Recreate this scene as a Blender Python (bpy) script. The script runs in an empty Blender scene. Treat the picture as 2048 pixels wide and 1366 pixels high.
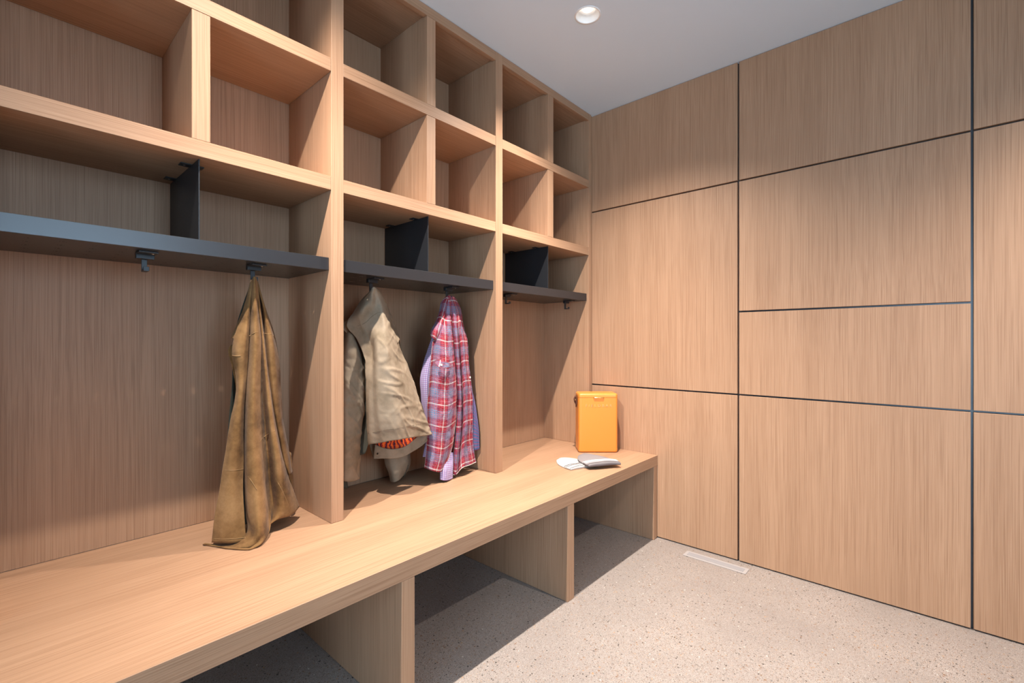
import bpy, bmesh, math, random
from mathutils import Vector, noise
random.seed(7)
R = math.radians
S = bpy.context.scene
C = S.collection

# ------------------------------------------------------------------ camera
HCAM = 1.10
FPX = 930.84
YAW = R(41.852)
cd = bpy.data.cameras.new('camera')
cd.sensor_fit = 'HORIZONTAL'; cd.sensor_width = 36.0
cd.lens = FPX / 2048.0 * 36.0
cd.clip_start = 0.02; cd.clip_end = 60
cam = bpy.data.objects.new('camera', cd); C.objects.link(cam)
cam.location = (0, 0, HCAM); cam.rotation_euler = (R(90), 0, YAW)
S.camera = cam

# ------------------------------------------------------------------ world, daylight, exposure
S.view_settings.view_transform = 'Standard'
S.view_settings.look = 'None'
S.view_settings.gamma = 1.0
S.view_settings.use_curve_mapping = False
S.view_settings.exposure = 0.20
W = bpy.data.worlds.new('sky'); S.world = W; W.use_nodes = True
bg = W.node_tree.nodes['Background']
bg.inputs['Color'].default_value = (0.52, 0.76, 1.0, 1); bg.inputs['Strength'].default_value = 9.0

def portal(name, loc, rot, sx, sy):
    l = bpy.data.lights.new(name, 'AREA'); l.shape = 'RECTANGLE'; l.size = sx; l.size_y = sy
    l.cycles.is_portal = True
    o = bpy.data.objects.new(name, l); C.objects.link(o); o.location = loc; o.rotation_euler = rot
# room limits
XL, XR, YF, YW, ZC = -1.925, 2.05, -2.30, 2.490, 2.50
WIN = dict(y0=-0.35, y1=1.10, z0=0.90, z1=2.36)        # window in the right wall
DOR = dict(x0=-0.35, x1=1.55, z0=0.0, z1=2.25)         # glazed doors in the front wall
portal('window_daylight', (XR+0.05, (WIN['y0']+WIN['y1'])/2, (WIN['z0']+WIN['z1'])/2), (0, R(90), 0), WIN['z1']-WIN['z0'], WIN['y1']-WIN['y0'])
portal('door_daylight', ((DOR['x0']+DOR['x1'])/2, YF-0.05, (DOR['z0']+DOR['z1'])/2), (R(90), 0, 0), DOR['x1']-DOR['x0'], DOR['z1']-DOR['z0'])
LAMP_X = -1.09
LAMP_Y = [1.703, 0.33]
LAMP2_X, LAMP2_Y = 0.66, [1.78]
BEAM_W, SPILL_W = 160.0, 118.0
LAMP_COL = (1.0, 0.935, 0.875)

# ------------------------------------------------------------------ measured layout (metres)
XF, XK, XB = -1.555, -1.903, -1.133            # shelving face, shelving back, bench face
ZB, ZBB = 0.463, 0.406                          # bench top / underside
S2B, S2T, S1B, S1T, RB = 1.630, 1.677, 2.045, 2.091, 2.458
UP = [(-0.870, -0.824), (-0.040, 0.006), (0.790, 0.836), (1.619, 1.667)]
F0 = 2.444
MID = [(-0.453, -0.407), (0.377, 0.423), (1.207, 1.252), (2.033, 2.082)]
TZ0, TZ1, TX = 1.351, 1.395, -1.571            # steel shelf

# ------------------------------------------------------------------ material helpers
def new_mat(name):
    m = bpy.data.materials.new(name); m.use_nodes = True
    nt = m.node_tree; nt.nodes.clear()
    out = nt.nodes.new('ShaderNodeOutputMaterial'); b = nt.nodes.new('ShaderNodeBsdfPrincipled')
    nt.links.new(b.outputs[0], out.inputs[0])
    return m, nt, b
def nd(nt, t, **kw):
    n = nt.nodes.new(t)
    for k, v in kw.items():
        if k in n.inputs: n.inputs[k].default_value = v
        else: setattr(n, k, v)
    return n
def lk(nt, a, b): nt.links.new(a, b)
def math_n(nt, op, a, b=None, clamp=False):
    n = nt.nodes.new('ShaderNodeMath'); n.operation = op; n.use_clamp = clamp
    for i, v in enumerate((a, b)):
        if v is None: continue
        if isinstance(v, (int, float)): n.inputs[i].default_value = v
        else: nt.links.new(v, n.inputs[i])
    return n.outputs[0]
def mix_col(nt, fac, a, b, mode='MIX'):
    n = nt.nodes.new('ShaderNodeMix'); n.data_type = 'RGBA'; n.blend_type = mode
    for sock, v in ((n.inputs['Factor'], fac), (n.inputs[6], a), (n.inputs[7], b)):
        if isinstance(v, (int, float)): sock.default_value = v
        elif isinstance(v, tuple): sock.default_value = v if len(v) == 4 else v + (1,)
        else: nt.links.new(v, sock)
    return n.outputs[2]
def ramp(nt, fac, stops, interp='LINEAR'):
    n = nt.nodes.new('ShaderNodeValToRGB'); cr = n.color_ramp; cr.interpolation = interp
    while len(cr.elements) < len(stops): cr.elements.new(0.5)
    for e, (p, c) in zip(cr.elements, stops):
        e.position = p; e.color = c if len(c) == 4 else tuple(c) + (1,)
    nt.links.new(fac, n.inputs[0])
    return n.outputs[0]
def srgb(r, g, b):
    f = lambda c: (c/255/12.92) if c/255 <= 0.04045 else ((c/255+0.055)/1.055)**2.4
    return (f(r), f(g), f(b), 1)
def plain(name, col, rough=0.5, metal=0.0, spec=0.5):
    m, nt, b = new_mat(name)
    b.inputs['Base Color'].default_value = col; b.inputs['Roughness'].default_value = rough
    b.inputs['Metallic'].default_value = metal; b.inputs['Specular IOR Level'].default_value = spec
    return m

def oak(name, axis, tint=(1, 1, 1)):
    """rift-cut white oak veneer; axis = grain direction"""
    m, nt, b = new_mat(name)
    geo = nd(nt, 'ShaderNodeNewGeometry'); oi = nd(nt, 'ShaderNodeObjectInfo')
    off = nd(nt, 'ShaderNodeVectorMath', operation='SCALE'); off.inputs[0].default_value = (7.3, 5.1, 3.7)
    lk(nt, oi.outputs['Random'], off.inputs['Scale'])
    add = nd(nt, 'ShaderNodeVectorMath', operation='ADD'); lk(nt, geo.outputs['Position'], add.inputs[0]); lk(nt, off.outputs[0], add.inputs[1])
    # slow waver so that the lines are not dead straight
    wv = nd(nt, 'ShaderNodeTexNoise', Scale=1.1, Detail=1.0); lk(nt, add.outputs[0], wv.inputs['Vector'])
    wsub = nd(nt, 'ShaderNodeVectorMath', operation='MULTIPLY_ADD'); lk(nt, wv.outputs['Color'], wsub.inputs[0])
    wsub.inputs[1].default_value = (0.010, 0.010, 0.010); lk(nt, add.outputs[0], wsub.inputs[2])
    def layer(across, along, detail, rough=0.5):
        s = [across]*3; s['XYZ'.index(axis)] = along
        mp = nd(nt, 'ShaderNodeVectorMath', operation='MULTIPLY'); lk(nt, wsub.outputs[0], mp.inputs[0]); mp.inputs[1].default_value = s
        n = nd(nt, 'ShaderNodeTexNoise', Scale=1.0, Detail=detail, Roughness=rough); lk(nt, mp.outputs[0], n.inputs['Vector'])
        return n.outputs['Fac']
    fine = layer(430, 2.5, 2.0, 0.6); med = layer(150, 0.7, 2.0); broad = layer(9, 0.4, 1.0); pore = layer(800, 6.0, 1.0)
    base = ramp(nt, broad, [(0.30, srgb(180, 147, 118)), (0.70, srgb(192, 159, 129))])
    c1 = mix_col(nt, ramp(nt, med, [(0.38, (0, 0, 0)), (0.75, (0.38, 0.38, 0.38))]), base, srgb(168, 133, 103))
    c2 = mix_col(nt, ramp(nt, fine, [(0.46, (0, 0, 0)), (0.68, (0.48, 0.48, 0.48))]), c1, srgb(134, 101, 74))
    c3 = mix_col(nt, ramp(nt, pore, [(0.56, (0, 0, 0)), (0.72, (0.35, 0.35, 0.35))]), c2, srgb(208, 178, 148))
    hs = nd(nt, 'ShaderNodeHueSaturation'); lk(nt, c3, hs.inputs['Color'])
    vv = nd(nt, 'ShaderNodeMapRange'); vv.inputs['To Min'].default_value = 0.96; vv.inputs['To Max'].default_value = 1.04
    lk(nt, oi.outputs['Random'], vv.inputs['Value']); lk(nt, vv.outputs[0], hs.inputs['Value'])
    tn = mix_col(nt, 1.0, hs.outputs[0], tint + (1,), 'MULTIPLY')
    lk(nt, tn, b.inputs['Base Color'])
    b.inputs['Roughness'].default_value = 0.5; b.inputs['Specular IOR Level'].default_value = 0.3
    bp = nd(nt, 'ShaderNodeBump', Strength=0.10, Distance=0.001); lk(nt, fine, bp.inputs['Height']); lk(nt, bp.outputs[0], b.inputs['Normal'])
    return m

def concrete():
    m, nt, b = new_mat('polished_concrete')
    geo = nd(nt, 'ShaderNodeNewGeometry')
    wn = nd(nt, 'ShaderNodeTexNoise', Scale=45.0, Detail=1.0); lk(nt, geo.outputs['Position'], wn.inputs['Vector'])
    wp = nd(nt, 'ShaderNodeVectorMath', operation='MULTIPLY_ADD'); lk(nt, wn.outputs['Color'], wp.inputs[0])
    wp.inputs[1].default_value = (0.010, 0.010, 0); lk(nt, geo.outputs['Position'], wp.inputs[2])
    big = nd(nt, 'ShaderNodeTexNoise', Scale=2.2, Detail=3.0); lk(nt, geo.outputs['Position'], big.inputs['Vector'])
    fineN = nd(nt, 'ShaderNodeTexNoise', Scale=320.0, Detail=2.0); lk(nt, geo.outputs['Position'], fineN.inputs['Vector'])
    base = ramp(nt, big.outputs['Fac'], [(0.3, srgb(138, 127, 120)), (0.7, srgb(158, 147, 139))])
    base = mix_col(nt, ramp(nt, fineN.outputs['Fac'], [(0.35, (0, 0, 0)), (0.7, (0.35, 0.35, 0.35))]), base, srgb(138, 126, 116))
    col = base
    def chips(scale, share, rad, pal, col):
        v = nd(nt, 'ShaderNodeTexVoronoi', voronoi_dimensions='2D', Scale=scale); lk(nt, wp.outputs[0], v.inputs['Vector'])
        sp = nd(nt, 'ShaderNodeSeparateColor'); lk(nt, v.outputs['Color'], sp.inputs[0])
        thr = math_n(nt, 'MULTIPLY', math_n(nt, 'POWER', big.outputs['Fac'], 1.3), share*2.2)
        on = math_n(nt, 'LESS_THAN', sp.outputs[0], thr)
        rr = math_n(nt, 'MULTIPLY', math_n(nt, 'ADD', sp.outputs[1], 0.35), rad)
        ins = math_n(nt, 'LESS_THAN', v.outputs['Distance'], rr)
        f = math_n(nt, 'MULTIPLY', on, ins)
        pc = ramp(nt, sp.outputs[2], pal, 'CONSTANT')
        return mix_col(nt, f, col, pc)
    dk, bn, gy, tn, lt = srgb(70, 62, 56), srgb(122, 92, 70), srgb(112, 106, 100), srgb(160, 128, 98), srgb(192, 183, 172)
    col = chips(640, 0.40, 0.42, [(0, srgb(100, 87, 76)), (0.45, bn), (0.7, lt)], col)
    col = chips(300, 0.24, 0.34, [(0, dk), (0.4, bn), (0.65, gy), (0.85, tn)], col)
    col = chips(120, 0.13, 0.30, [(0, dk), (0.35, bn), (0.6, gy), (0.8, tn), (0.93, lt)], col)
    lk(nt, col, b.inputs['Base Color'])
    b.inputs['Roughness'].default_value = 0.42; b.inputs['Specular IOR Level'].default_value = 0.35
    return m

def suede():
    m, nt, b = new_mat('tan_suede')
    tc = nd(nt, 'ShaderNodeNewGeometry')
    n1 = nd(nt, 'ShaderNodeTexNoise', Scale=9.0, Detail=5.0, Roughness=0.65); lk(nt, tc.outputs['Position'], n1.inputs['Vector'])
    n2 = nd(nt, 'ShaderNodeTexNoise', Scale=140.0, Detail=3.0); lk(nt, tc.outputs['Position'], n2.inputs['Vector'])
    c = ramp(nt, n1.outputs['Fac'], [(0.36, srgb(90, 63, 36)), (0.50, srgb(126, 92, 56)), (0.66, srgb(146, 110, 72))])
    c = mix_col(nt, ramp(nt, n2.outputs['Fac'], [(0.4, (0, 0, 0)), (0.75, (0.35, 0.35, 0.35))]), c, srgb(122, 88, 50))
    lk(nt, c, b.inputs['Base Color']); b.inputs['Roughness'].default_value = 0.95; b.inputs['Specular IOR Level'].default_value = 0.1
    b.inputs['Sheen Weight'].default_value = 0.06; b.inputs['Sheen Roughness'].default_value = 0.5
    bp = nd(nt, 'ShaderNodeBump', Strength=0.25, Distance=0.002); lk(nt, n2.outputs['Fac'], bp.inputs['Height']); lk(nt, bp.outputs[0], b.inputs['Normal'])
    return m
def canvas(name='waxed_canvas', a=(138, 120, 99), c2=(152, 134, 113), dk=(114, 98, 78)):
    m, nt, b = new_mat(name)
    tc = nd(nt, 'ShaderNodeNewGeometry')
    n1 = nd(nt, 'ShaderNodeTexNoise', Scale=11.0, Detail=5.0, Roughness=0.6); lk(nt, tc.outputs['Position'], n1.inputs['Vector'])
    n2 = nd(nt, 'ShaderNodeTexNoise', Scale=500.0, Detail=1.0); lk(nt, tc.outputs['Position'], n2.inputs['Vector'])
    c = ramp(nt, n1.outputs['Fac'], [(0.28, srgb(*dk)), (0.48, srgb(*a)), (0.70, srgb(*c2))])
    lk(nt, c, b.inputs['Base Color']); b.inputs['Roughness'].default_value = 0.8; b.inputs['Specular IOR Level'].default_value = 0.2
    n3 = nd(nt, 'ShaderNodeTexNoise', Scale=16.0, Detail=4.0, Distortion=1.2); lk(nt, tc.outputs['Position'], n3.inputs['Vector'])
    h = math_n(nt, 'ADD', math_n(nt, 'MULTIPLY', n2.outputs['Fac'], 0.15), n3.outputs['Fac'])
    bp = nd(nt, 'ShaderNodeBump', Strength=0.22, Distance=0.008); lk(nt, h, bp.inputs['Height']); lk(nt, bp.outputs[0], b.inputs['Normal'])
    return m
def uv_frac(nt, period, off=0.0):
    uv = nd(nt, 'ShaderNodeUVMap'); sp = nd(nt, 'ShaderNodeSeparateXYZ'); lk(nt, uv.outputs[0], sp.inputs[0])
    fr = []
    for i in range(2):
        fr.append(math_n(nt, 'FRACT', math_n(nt, 'ADD', math_n(nt, 'DIVIDE', sp.outputs[i], period), 10.0+off)))
    return fr
def plaid():
    m, nt, b = new_mat('red_plaid_flannel')
    u, v = uv_frac(nt, 0.096, 0.3)
    red, wh, bl, nv, pk = srgb(146, 40, 50), srgb(204, 192, 184), srgb(100, 114, 138), srgb(54, 58, 90), srgb(158, 96, 104)
    st = [(0, wh), (0.055, red), (0.22, nv), (0.25, red), (0.30, bl), (0.37, pk), (0.40, bl), (0.50, pk), (0.52, bl), (0.60, pk), (0.63, bl), (0.68, red), (0.72, nv), (0.75, red), (0.84, pk), (0.87, red)]
    cu = ramp(nt, u, st, 'CONSTANT'); cv = ramp(nt, v, st, 'CONSTANT')
    ns = nd(nt, 'ShaderNodeTexNoise', Scale=900.0, Detail=1.0); g = nd(nt, 'ShaderNodeUVMap'); lk(nt, g.outputs[0], ns.inputs['Vector'])
    c = mix_col(nt, ramp(nt, ns.outputs['Fac'], [(0.35, (0.25,)*3), (0.65, (0.75,)*3)]), cu, cv)
    slub = nd(nt, 'ShaderNodeTexNoise', Scale=1.0, Detail=2.0); mp = nd(nt, 'ShaderNodeVectorMath', operation='MULTIPLY'); lk(nt, g.outputs[0], mp.inputs[0]); mp.inputs[1].default_value = (70, 700, 1)
    lk(nt, mp.outputs[0], slub.inputs['Vector'])
    c = mix_col(nt, ramp(nt, slub.outputs['Fac'], [(0.48, (0, 0, 0)), (0.75, (0.30,)*3)]), c, srgb(190, 160, 164))
    lk(nt, c, b.inputs['Base Color']); b.inputs['Roughness'].default_value = 0.95; b.inputs['Specular IOR Level'].default_value = 0.1
    n3 = nd(nt, 'ShaderNodeTexNoise', Scale=150.0, Detail=2.0); mp2 = nd(nt, 'ShaderNodeVectorMath', operation='MULTIPLY'); lk(nt, g.outputs[0], mp2.inputs[0]); mp2.inputs[1].default_value = (0.6, 1.4, 1)
    lk(nt, mp2.outputs[0], n3.inputs['Vector'])
    bp = nd(nt, 'ShaderNodeBump', Strength=0.45, Distance=0.004); lk(nt, n3.outputs['Fac'], bp.inputs['Height']); lk(nt, bp.outputs[0], b.inputs['Normal'])
    return m
def check(name, per, base, ca, cb, grid=0.5):
    m, nt, b = new_mat(name)
    u, v = uv_frac(nt, per)
    a = math_n(nt, 'LESS_THAN', u, grid); c_ = math_n(nt, 'LESS_THAN', v, grid)
    c = mix_col(nt, math_n(nt, 'MULTIPLY', a, 0.55), base, ca)
    c = mix_col(nt, math_n(nt, 'MULTIPLY', c_, 0.55), c, cb)
    lk(nt, c, b.inputs['Base Color']); b.inputs['Roughness'].default_value = 0.9; b.inputs['Specular IOR Level'].default_value = 0.1
    return m
def lining():
    m, nt, b = new_mat('striped_lining')
    g = nd(nt, 'ShaderNodeUVMap')
    wv = nd(nt, 'ShaderNodeTexWave', wave_type='BANDS', bands_direction='X', Scale=17.0, Distortion=9.0, Detail=3.0); lk(nt, g.outputs[0], wv.inputs['Vector'])
    wv.inputs['Detail Scale'].default_value = 1.6
    c = ramp(nt, wv.outputs['Fac'], [(0.0, srgb(30, 24, 34)), (0.12, srgb(52, 34, 40)), (0.18, srgb(186, 34, 20)), (0.66, srgb(176, 28, 24)), (0.80, srgb(238, 128, 34)), (0.95, srgb(232, 90, 24))])
    lk(nt, c, b.inputs['Base Color']); b.inputs['Roughness'].default_value = 0.85
    return m
def knit(name, ca, cb, per):
    m, nt, b = new_mat(name)
    u, v = uv_frac(nt, per)
    du = math_n(nt, 'ABSOLUTE', math_n(nt, 'SUBTRACT', u, 0.5)); dv = math_n(nt, 'ABSOLUTE', math_n(nt, 'SUBTRACT', v, 0.5))
    h = math_n(nt, 'SUBTRACT', 1.0, math_n(nt, 'ADD', du, dv))
    c = mix_col(nt, h, cb, ca)
    lk(nt, c, b.inputs['Base Color']); b.inputs['Roughness'].default_value = 0.95; b.inputs['Specular IOR Level'].default_value = 0.1
    bp = nd(nt, 'ShaderNodeBump', Strength=0.8, Distance=0.002); lk(nt, h, bp.inputs['Height']); lk(nt, bp.outputs[0], b.inputs['Normal'])
    return m
def steel(name, col, rough):
    m, nt, b = new_mat(name)
    g = nd(nt, 'ShaderNodeNewGeometry')
    n = nd(nt, 'ShaderNodeTexNoise', Scale=700.0, Detail=1.0); lk(nt, g.outputs['Position'], n.inputs['Vector'])
    b.inputs['Base Color'].default_value = col; b.inputs['Roughness'].default_value = rough; b.inputs['Specular IOR Level'].default_value = 0.6
    bp = nd(nt, 'ShaderNodeBump', Strength=0.06, Distance=0.0006); lk(nt, n.outputs['Fac'], bp.inputs['Height']); lk(nt, bp.outputs[0], b.inputs['Normal'])
    return m
def painted(name, col, rough=0.85):
    m, nt, b = new_mat(name)
    g = nd(nt, 'ShaderNodeNewGeometry'); n = nd(nt, 'ShaderNodeTexNoise', Scale=180.0, Detail=3.0); lk(nt, g.outputs['Position'], n.inputs['Vector'])
    b.inputs['Base Color'].default_value = col; b.inputs['Roughness'].default_value = rough; b.inputs['Specular IOR Level'].default_value = 0.2
    bp = nd(nt, 'ShaderNodeBump', Strength=0.05, Distance=0.001); lk(nt, n.outputs['Fac'], bp.inputs['Height']); lk(nt, bp.outputs[0], b.inputs['Normal'])
    return m
def glow(name, col, st):
    m, nt, b = new_mat(name)
    b.inputs['Emission Color'].default_value = col; b.inputs['Emission Strength'].default_value = st; b.inputs['Base Color'].default_value = (1, 1, 1, 1)
    return m
def pane_glass():
    m = bpy.data.materials.new('window_glass'); m.use_nodes = True; nt = m.node_tree; nt.nodes.clear()
    out = nd(nt, 'ShaderNodeOutputMaterial'); mx = nd(nt, 'ShaderNodeMixShader'); tr = nd(nt, 'ShaderNodeBsdfTransparent'); gl = nd(nt, 'ShaderNodeBsdfGlossy', Roughness=0.02)
    fr = nd(nt, 'ShaderNodeFresnel', IOR=1.45); lk(nt, fr.outputs[0], mx.inputs[0]); lk(nt, tr.outputs[0], mx.inputs[1]); lk(nt, gl.outputs[0], mx.inputs[2]); lk(nt, mx.outputs[0], out.inputs[0])
    return m

OT = (0.865, 0.762, 0.705)
M = dict(
    oak_v=oak('oak_vertical_grain', 'Z', OT), oak_h=oak('oak_long_grain', 'Y', OT),
    concrete=concrete(), ceiling=painted('ceiling_paint', srgb(210, 223, 233)), wallp=painted('wall_paint', srgb(180, 182, 186)),
    steel=steel('charcoal_steel', srgb(42, 41, 43), 0.30), hook=steel('black_steel', srgb(28, 29, 32), 0.45), screw=plain('zinc', srgb(190, 190, 190), 0.3, 1.0),
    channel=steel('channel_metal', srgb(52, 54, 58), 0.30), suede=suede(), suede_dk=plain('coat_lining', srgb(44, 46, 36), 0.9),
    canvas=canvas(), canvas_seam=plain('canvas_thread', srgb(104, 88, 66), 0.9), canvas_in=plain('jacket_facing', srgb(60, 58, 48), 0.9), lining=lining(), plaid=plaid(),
    gingham=check('blue_gingham', 0.0090, srgb(190, 182, 196), srgb(72, 76, 158), srgb(150, 84, 136)),
    navy=check('navy_check', 0.016, srgb(70, 78, 112), srgb(110, 118, 140), srgb(150, 62, 82), 0.3),
    thread=plain('pale_thread', srgb(150, 115, 74), 0.9), button=plain('pearl_button', srgb(236, 226, 206), 0.3), stud=plain('dark_snap', srgb(24, 20, 18), 0.4, 0.6),
    plaid_seam=plain('plaid_thread', srgb(140, 84, 92), 0.9), hem=plain('pale_edging', srgb(224, 208, 192), 0.9),
    orange=plain('orange_enamel', srgb(224, 136, 54), 0.34, 0.0, 0.5), orange_dk=plain('orange_gasket', srgb(178, 98, 26), 0.6), brass=plain('pale_gold', srgb(228, 196, 140), 0.25, 1.0), leather=plain('brown_leather', srgb(84, 42, 24), 0.5), logo=plain('gold_letters', srgb(232, 196, 124), 0.35, 0.6),
    wool_w=knit('cream_knit', srgb(214, 209, 202), srgb(176, 170, 162), 0.0060), wool_g=knit('grey_knit', srgb(160, 151, 149), srgb(112, 104, 103), 0.0060), yarn=plain('charcoal_yarn', srgb(92, 86, 84), 0.95), wool_l=plain('pale_yarn', srgb(190, 183, 178), 0.95),
    vent=plain('vent_grey', srgb(160, 152, 147), 0.6), slot=plain('vent_slot', srgb(142, 137, 136), 0.7),
    white=painted('lamp_white', srgb(236, 234, 230), 0.5), lamp=glow('lamp_glow', LAMP_COL + (1,), 3.2), clip=plain('spring_clip', srgb(70, 66, 62), 0.4, 0.8),
    dark=painted('backing_board', srgb(30, 30, 32), 0.7), frame=plain('window_frame_paint', srgb(40, 42, 44), 0.5), glass=pane_glass(),
)

# ------------------------------------------------------------------ mesh helpers
def tag(o, label, cat, group=None):
    o['label'] = label; o['category'] = cat
    if group: o['group'] = group
    return o
def thing(name, label, cat, loc=(0, 0, 0), group=None):
    o = bpy.data.objects.new(name, None); o.empty_display_size = 0.05
    C.objects.link(o); o.location = loc
    return tag(o, label, cat, group)
def world_of(p):
    v = Vector((0, 0, 0))
    while p is not None: v += p.location; p = p.parent
    return v
def obj(name, bm, mat, parent=None, smooth=False, label=None, origin=None):
    """link a bmesh given in WORLD coordinates as one mesh object"""
    me = bpy.data.meshes.new(name)
    if origin is None: origin = (0, 0, 0)
    o = bpy.data.objects.new(name, me); C.objects.link(o)
    if parent is not None:
        o.parent = parent; bmesh.ops.translate(bm, verts=bm.verts, vec=-world_of(parent))
    else:
        o.location = origin; bmesh.ops.translate(bm, verts=bm.verts, vec=-Vector(origin))
    if smooth:
        for f in bm.faces: f.smooth = True
    bm.to_mesh(me); bm.free(); me.materials.append(mat)
    if label: o['label'] = label
    return o
def struct(name, bm, mat, parent=None):
    o = obj(name, bm, mat, parent); 
    if parent is None: o['kind'] = 'structure'
    return o
def box(bm, x0, x1, y0, y1, z0, z1, bev=0.0008):
    r = bmesh.ops.create_cube(bm, size=1.0); vs = r['verts']
    for v in vs:
        v.co = Vector((x0 + (v.co.x+0.5)*(x1-x0), y0 + (v.co.y+0.5)*(y1-y0), z0 + (v.co.z+0.5)*(z1-z0)))
    if bev:
        es = list({e for v in vs for e in v.link_edges})
        bmesh.ops.bevel(bm, geom=es, offset=bev, segments=1, affect='EDGES')
    return bm
def B(*a, **k): return box(bmesh.new(), *a, **k)
def tube(bm, pts, rad, n=8, cap=True):
    pts = [Vector(p) for p in pts]; rings = []
    rads = rad if isinstance(rad, (list, tuple)) else [rad]*len(pts)
    up = Vector((0.13, 0.27, 0.95))
    for i, p in enumerate(pts):
        t = (pts[min(i+1, len(pts)-1)] - pts[max(i-1, 0)]).normalized()
        a = t.cross(up); a = a.normalized() if a.length > 1e-4 else t.orthogonal().normalized(); b = t.cross(a)
        rings.append([bm.verts.new(p + (a*math.cos(2*math.pi*k/n) + b*math.sin(2*math.pi*k/n))*rads[i]) for k in range(n)])
    for r0, r1 in zip(rings, rings[1:]):
        for k in range(n): bm.faces.new((r0[k], r0[(k+1) % n], r1[(k+1) % n], r1[k]))
    if cap: bm.faces.new(rings[0][::-1]); bm.faces.new(rings[-1])
    return bm
def lathe(bm, prof, c, n=40):
    rings = []
    for r, z in prof: rings.append([bm.verts.new((c[0]+r*math.cos(2*math.pi*k/n), c[1]+r*math.sin(2*math.pi*k/n), z)) for k in range(n)])
    for r0, r1 in zip(rings, rings[1:]):
        for k in range(n): bm.faces.new((r0[k], r0[(k+1) % n], r1[(k+1) % n], r1[k]))
    return bm
def disc(bm, c, r, n=24, axis='Z'):
    vs = []
    for k in range(n):
        a, b = r*math.cos(2*math.pi*k/n), r*math.sin(2*math.pi*k/n)
        vs.append(bm.verts.new((c[0]+a, c[1]+b, c[2]) if axis == 'Z' else (c[0], c[1]+a, c[2]+b)))
    bm.faces.new(vs); return bm
def holed_plate(bm, x0, x1, y0, y1, z, xs, ys, r, cell, n=16):
    """flat sheet with a round hole at every (x in xs, y in ys)"""
    bx = sorted([x0, x1] + [x+s*cell/2 for x in xs for s in (-1, 1)]); by = sorted([y0, y1] + [y+s*cell/2 for y in ys for s in (-1, 1)])
    for i in range(len(bx)-1):
        for j in range(len(by)-1):
            a0, a1, b0, b1 = bx[i], bx[i+1], by[j], by[j+1]
            if a1-a0 < 1e-6 or b1-b0 < 1e-6: continue
            cx, cy = (a0+a1)/2, (b0+b1)/2
            if any(abs(cx-x) < 1e-5 for x in xs) and any(abs(cy-y) < 1e-5 for y in ys) and abs(a1-a0-cell) < 1e-5:
                inn, out = [], []
                for k in range(n):
                    t = 2*math.pi*k/n; c, s = math.cos(t), math.sin(t); q = cell/2/max(abs(c), abs(s))
                    inn.append(bm.verts.new((cx+r*c, cy+r*s, z))); out.append(bm.verts.new((cx+q*c, cy+q*s, z)))
                for k in range(n): bm.faces.new((inn[k], out[k], out[(k+1) % n], inn[(k+1) % n]))
            else:
                bm.faces.new([bm.verts.new(p) for p in ((a0, b0, z), (a1, b0, z), (a1, b1, z), (a0, b1, z))])
    return bm
def solid(o, th, off=-1.0):
    md = o.modifiers.new('thickness', 'SOLIDIFY'); md.thickness = th; md.offset = off; return o

# ------------------------------------------------------------------ the room
struct('floor', B(XL-0.1, XR+0.1, YF-0.1, YW+0.12, -0.1, 0.0, bev=0), M['concrete'])
bm = bmesh.new(); holed_plate(bm, XL-0.1, -0.4, YF-0.1, YW+0.12, ZC, [LAMP_X], LAMP_Y, 0.0505, 0.2, 40); holed_plate(bm, -0.4, XR+0.1, YF-0.1, YW+0.12, ZC, [LAMP2_X], LAMP2_Y, 0.0505, 0.2, 40)
box(bm, XL-0.1, XR+0.1, YF-0.1, YW+0.12, ZC+0.10, ZC+0.14, bev=0)
struct('ceiling', bm, M['ceiling'])
struct('wall_left', B(XL-0.1, XL, YF, YW+0.12, 0, ZC, bev=0), M['wallp'])
struct('wall_back', B(XL, XR, YW+0.02, YW+0.12, 0, ZC, bev=0), M['channel'])
bm = bmesh.new()
w = WIN
for a in ((YF, w['y0'], 0, ZC), (w['y1'], YW+0.02, 0, ZC), (w['y0'], w['y1'], 0, w['z0']), (w['y0'], w['y1'], w['z1'], ZC)): box(bm, XR, XR+0.1, *a, bev=0)
struct('wall_right', bm, M['wallp'])
bm = bmesh.new(); d = DOR
for a in ((XL, d['x0'], 0, ZC), (d['x1'], XR, 0, ZC), (d['x0'], d['x1'], d['z1'], ZC)): box(bm, a[0], a[1], YF-0.1, YF, a[2], a[3], bev=0)
struct('wall_front', bm, M['wallp'])
# window and glazed door (behind the camera, they bring the daylight)
bm = bmesh.new()
for a in ((w['y0'], w['y0']+.05, w['z0'], w['z1']), (w['y1']-.05, w['y1'], w['z0'], w['z1']), (w['y0']+.05, w['y1']-.05, w['z0'], w['z0']+.05), (w['y0']+.05, w['y1']-.05, w['z1']-.05, w['z1']), ((w['y0']+w['y1'])/2-.025, (w['y0']+w['y1'])/2+.025, w['z0']+.05, w['z1']-.05)):
    box(bm, XR+0.01, XR+0.06, *a)
wo = struct('window_1', bm, M['frame'])
bm = bmesh.new(); box(bm, XR+0.032, XR+0.036, w['y0']+.05, w['y1']-.05, w['z0']+.05, w['z1']-.05, bev=0); obj('pane', bm, M['glass'], wo)
bm = bmesh.new(); xm = (d['x0']+d['x1'])/2
for a in ((d['x0'], d['x0']+.06, 0.004, d['z1']), (d['x1']-.06, d['x1'], 0.004, d['z1']), (xm-.06, xm+.06, 0.004, d['z1']), (d['x0']+.06, d['x1']-.06, d['z1']-.06, d['z1'])): box(bm, a[0], a[1], YF-.06, YF-.01, a[2], a[3])
for a in ((d['x0']+.06, xm-.06), (xm+.06, d['x1']-.06)): box(bm, a[0], a[1], YF-.06, YF-.01, 0.004, 0.12)
do = struct('door_1', bm, M['frame'])
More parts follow.
